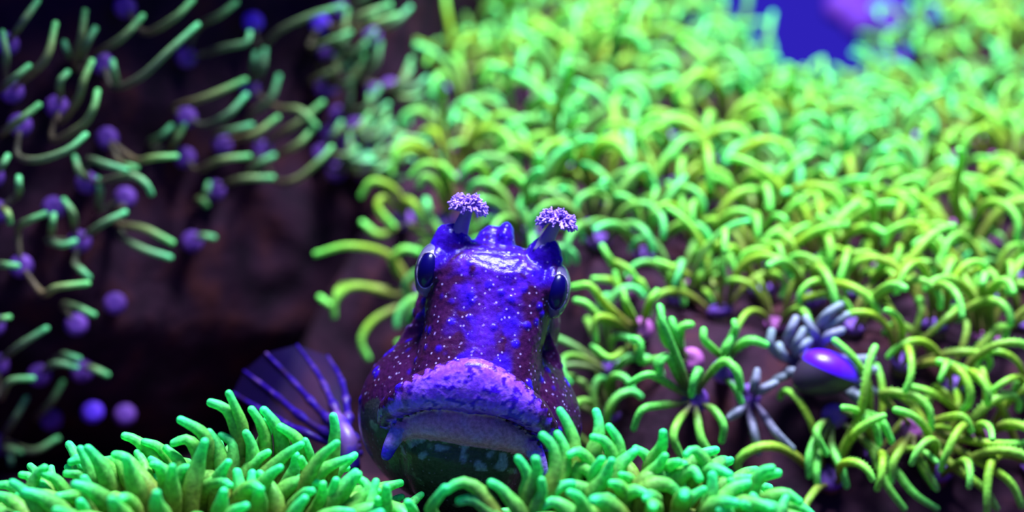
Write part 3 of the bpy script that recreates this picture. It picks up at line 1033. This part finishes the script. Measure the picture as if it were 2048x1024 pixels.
D = [(za(*c), m) for c, m in (((410, 255), 'disc'), ((745, 230), 'disc'), ((745, 470), 'disc'), ((428, 552), 'disc'), ((500, 790), 'disc'), ((215, 830), 'disc'),
                              ((80, 500), 'disc'), ((500, 30), 'disc'), ((1012, 88), 'disc_bright'), ((1280, 95), 'disc_bright'), ((1050, 600), 'disc'), ((740, 630), 'disc'),
                              ((1310, 355), 'disc'), ((1560, 350), 'disc'))] + \
    [(zb(*c), m) for c, m in (((85, 40), 'disc'), ((305, 275), 'disc'), ((205, 655), 'disc'), ((370, 625), 'disc_bright'), ((460, 190), 'disc'), ((500, 635), 'disc'))]
cl = {i: [] for i in range(len(D))}
for path in A:
    b = path[-1]
    i = min(range(len(D)), key=lambda j: (D[j][0][0] - b[0]) ** 2 + (D[j][0][1] - b[1]) ** 2)
    dist = math.hypot(D[i][0][0] - b[0], D[i][0][1] - b[1])
    if dist > 75:
        D.append(((b[0] - 6, b[1] + 8), 'disc')); i = len(D) - 1; cl[i] = []
    cl[i].append(path)
rg = random.Random(21)
for k in range(16):
    c0 = (rg.uniform(640, 860), rg.uniform(10, 330) if k < 12 else rg.uniform(330, 420))
    n0 = []
    for q in range(rg.randint(2, 4)):
        an = rg.uniform(-.2, 1.3); ln = rg.uniform(60, 110)
        e = (c0[0] + math.cos(an) * ln, c0[1] - math.sin(an) * ln)
        n0.append([e, (c0[0] + (e[0] - c0[0]) * .6 + 8, c0[1] + (e[1] - c0[1]) * .45 + 8), (c0[0] + (e[0] - c0[0]) * .15, c0[1] + (e[1] - c0[1]) * .1)])
    D.append((c0, 'disc')); cl[len(D) - 1] = n0
for i, (c, m_) in enumerate(D):
    h, d = hit_face(*c)
    where = ('in the dark gap beside the green slope' if c[0] > 620 else 'high on the dark rock face under the overhang' if c[1] < 150 else
             'low on the rock face above the coral' if c[1] > 620 else 'halfway up the dark rock face')
    look = ['closed violet star polyp ', 'olive star polyp with one mint-tipped arm '] [len(cl[i])] if m_ == 'disc' and len(cl[i]) < 2 else 'olive star polyp with %s mint-tipped arms ' % ['two', 'three', 'four', 'five', 'six', 'seven', 'eight', 'nine', 'ten'][len(cl[i]) - 2] if m_ == 'disc' else 'star polyp with vivid violet centre '
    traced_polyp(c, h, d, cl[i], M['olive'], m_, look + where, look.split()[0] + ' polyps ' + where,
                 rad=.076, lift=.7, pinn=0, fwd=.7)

# ------------------------------------------------------------------ violet shell among the grey polyps
def build_shell():
    ctr = P(1655, 742, 24.3)
    root = empty('smooth_shell', ctr)
    tag(root, 'smooth glossy violet shell with a dark underside among pale grey tentacles', 'shell')
    top_m, _, b, _ = new_mat('shell_violet'); b.inputs['Base Color'].default_value = (.10, .004, .90, 1); b.inputs['Roughness'].default_value = .35
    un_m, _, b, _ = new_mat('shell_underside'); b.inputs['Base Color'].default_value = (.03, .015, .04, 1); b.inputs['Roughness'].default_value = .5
    def half(sgn):
        V, F = [], []
        nu, nv = 28, 10
        for j in range(nv + 1):
            th = math.pi / 2 * j / nv
            for i in range(nu):
                a = 2 * math.pi * i / nu
                x = .50 * math.cos(a) * math.cos(th); y = .42 * math.sin(a) * math.cos(th)
                x += .10 * max(0, math.cos(a)) ** 3 * math.cos(th)       # pointed to the right
                hgt = (.36 if sgn > 0 else .60) * math.sin(th)
                if sgn < 0: x -= .30 * math.sin(th)                       # the underside narrows to lower left
                z = sgn * hgt + .10 * (-x if sgn > 0 else -x) * math.cos(th)
                V.append(Vector((x, y, z + .03 * sgn * (math.cos(th)))))
        for j in range(nv):
            for i in range(nu):
                a = j * nu + i; b_ = j * nu + (i + 1) % nu
                F.append((a, b_, b_ + nu, a + nu) if sgn > 0 else (a, a + nu, b_ + nu, b_))
        return V, F
    v, f = half(1); link('shell_top', mesh('shell_top', v, f, top_m), root)
    v, f = half(-1)
    v = [p + Vector((0, 0, .06)) for p in v]
    link('shell_underside', mesh('shell_underside', v, f, un_m), root)
    root.rotation_euler = (.12, .30, 0)


build_shell()

# ------------------------------------------------------------------ pink violet coral far behind the crest of the slope
def far_coral():
    c = P(1775, 20, 60)
    base = Vector((c.x, c.y, mound(c.x, c.y) - .2))
    root = empty('soft_coral', base)
    tag(root, 'blurred pink violet soft coral against blue water beyond the slope', 'coral')
    mp = noisy_mat('coral_pink', (.11, .020, .42), (.20, .045, .48), 60, rough=.6, bump=.2)
    mv = noisy_mat('coral_violet', (.05, .01, .55), (.10, .02, .60), 60, rough=.6, bump=.2)
    rr = random.Random(9)
    v, f, _ = tube([Vector((0, 0, 0)), Vector((.2, 0, 1.5)), c - base + Vector((0, 0, .3))], lambda s: 1.2 - .4 * s, 12, 10)
    link('trunk', mesh('trunk', v, f, mv), root)
    for k in range(11):
        a = 2 * math.pi * k / 11
        e = c - base + Vector((math.cos(a) * rr.uniform(1.4, 2.6), math.sin(a) * 1.2, rr.uniform(-1.0, 1.4)))
        v, f, _ = tube([c - base + Vector((0, 0, -.6)), (c - base).lerp(e, .6) + Vector((0, 0, .2)), e], lambda s: .45 + .35 * s, 10, 8, wob=.2)
        link('lobe', mesh('lobe', v, f, mp if math.cos(a) < .2 else mv), root)


far_coral()
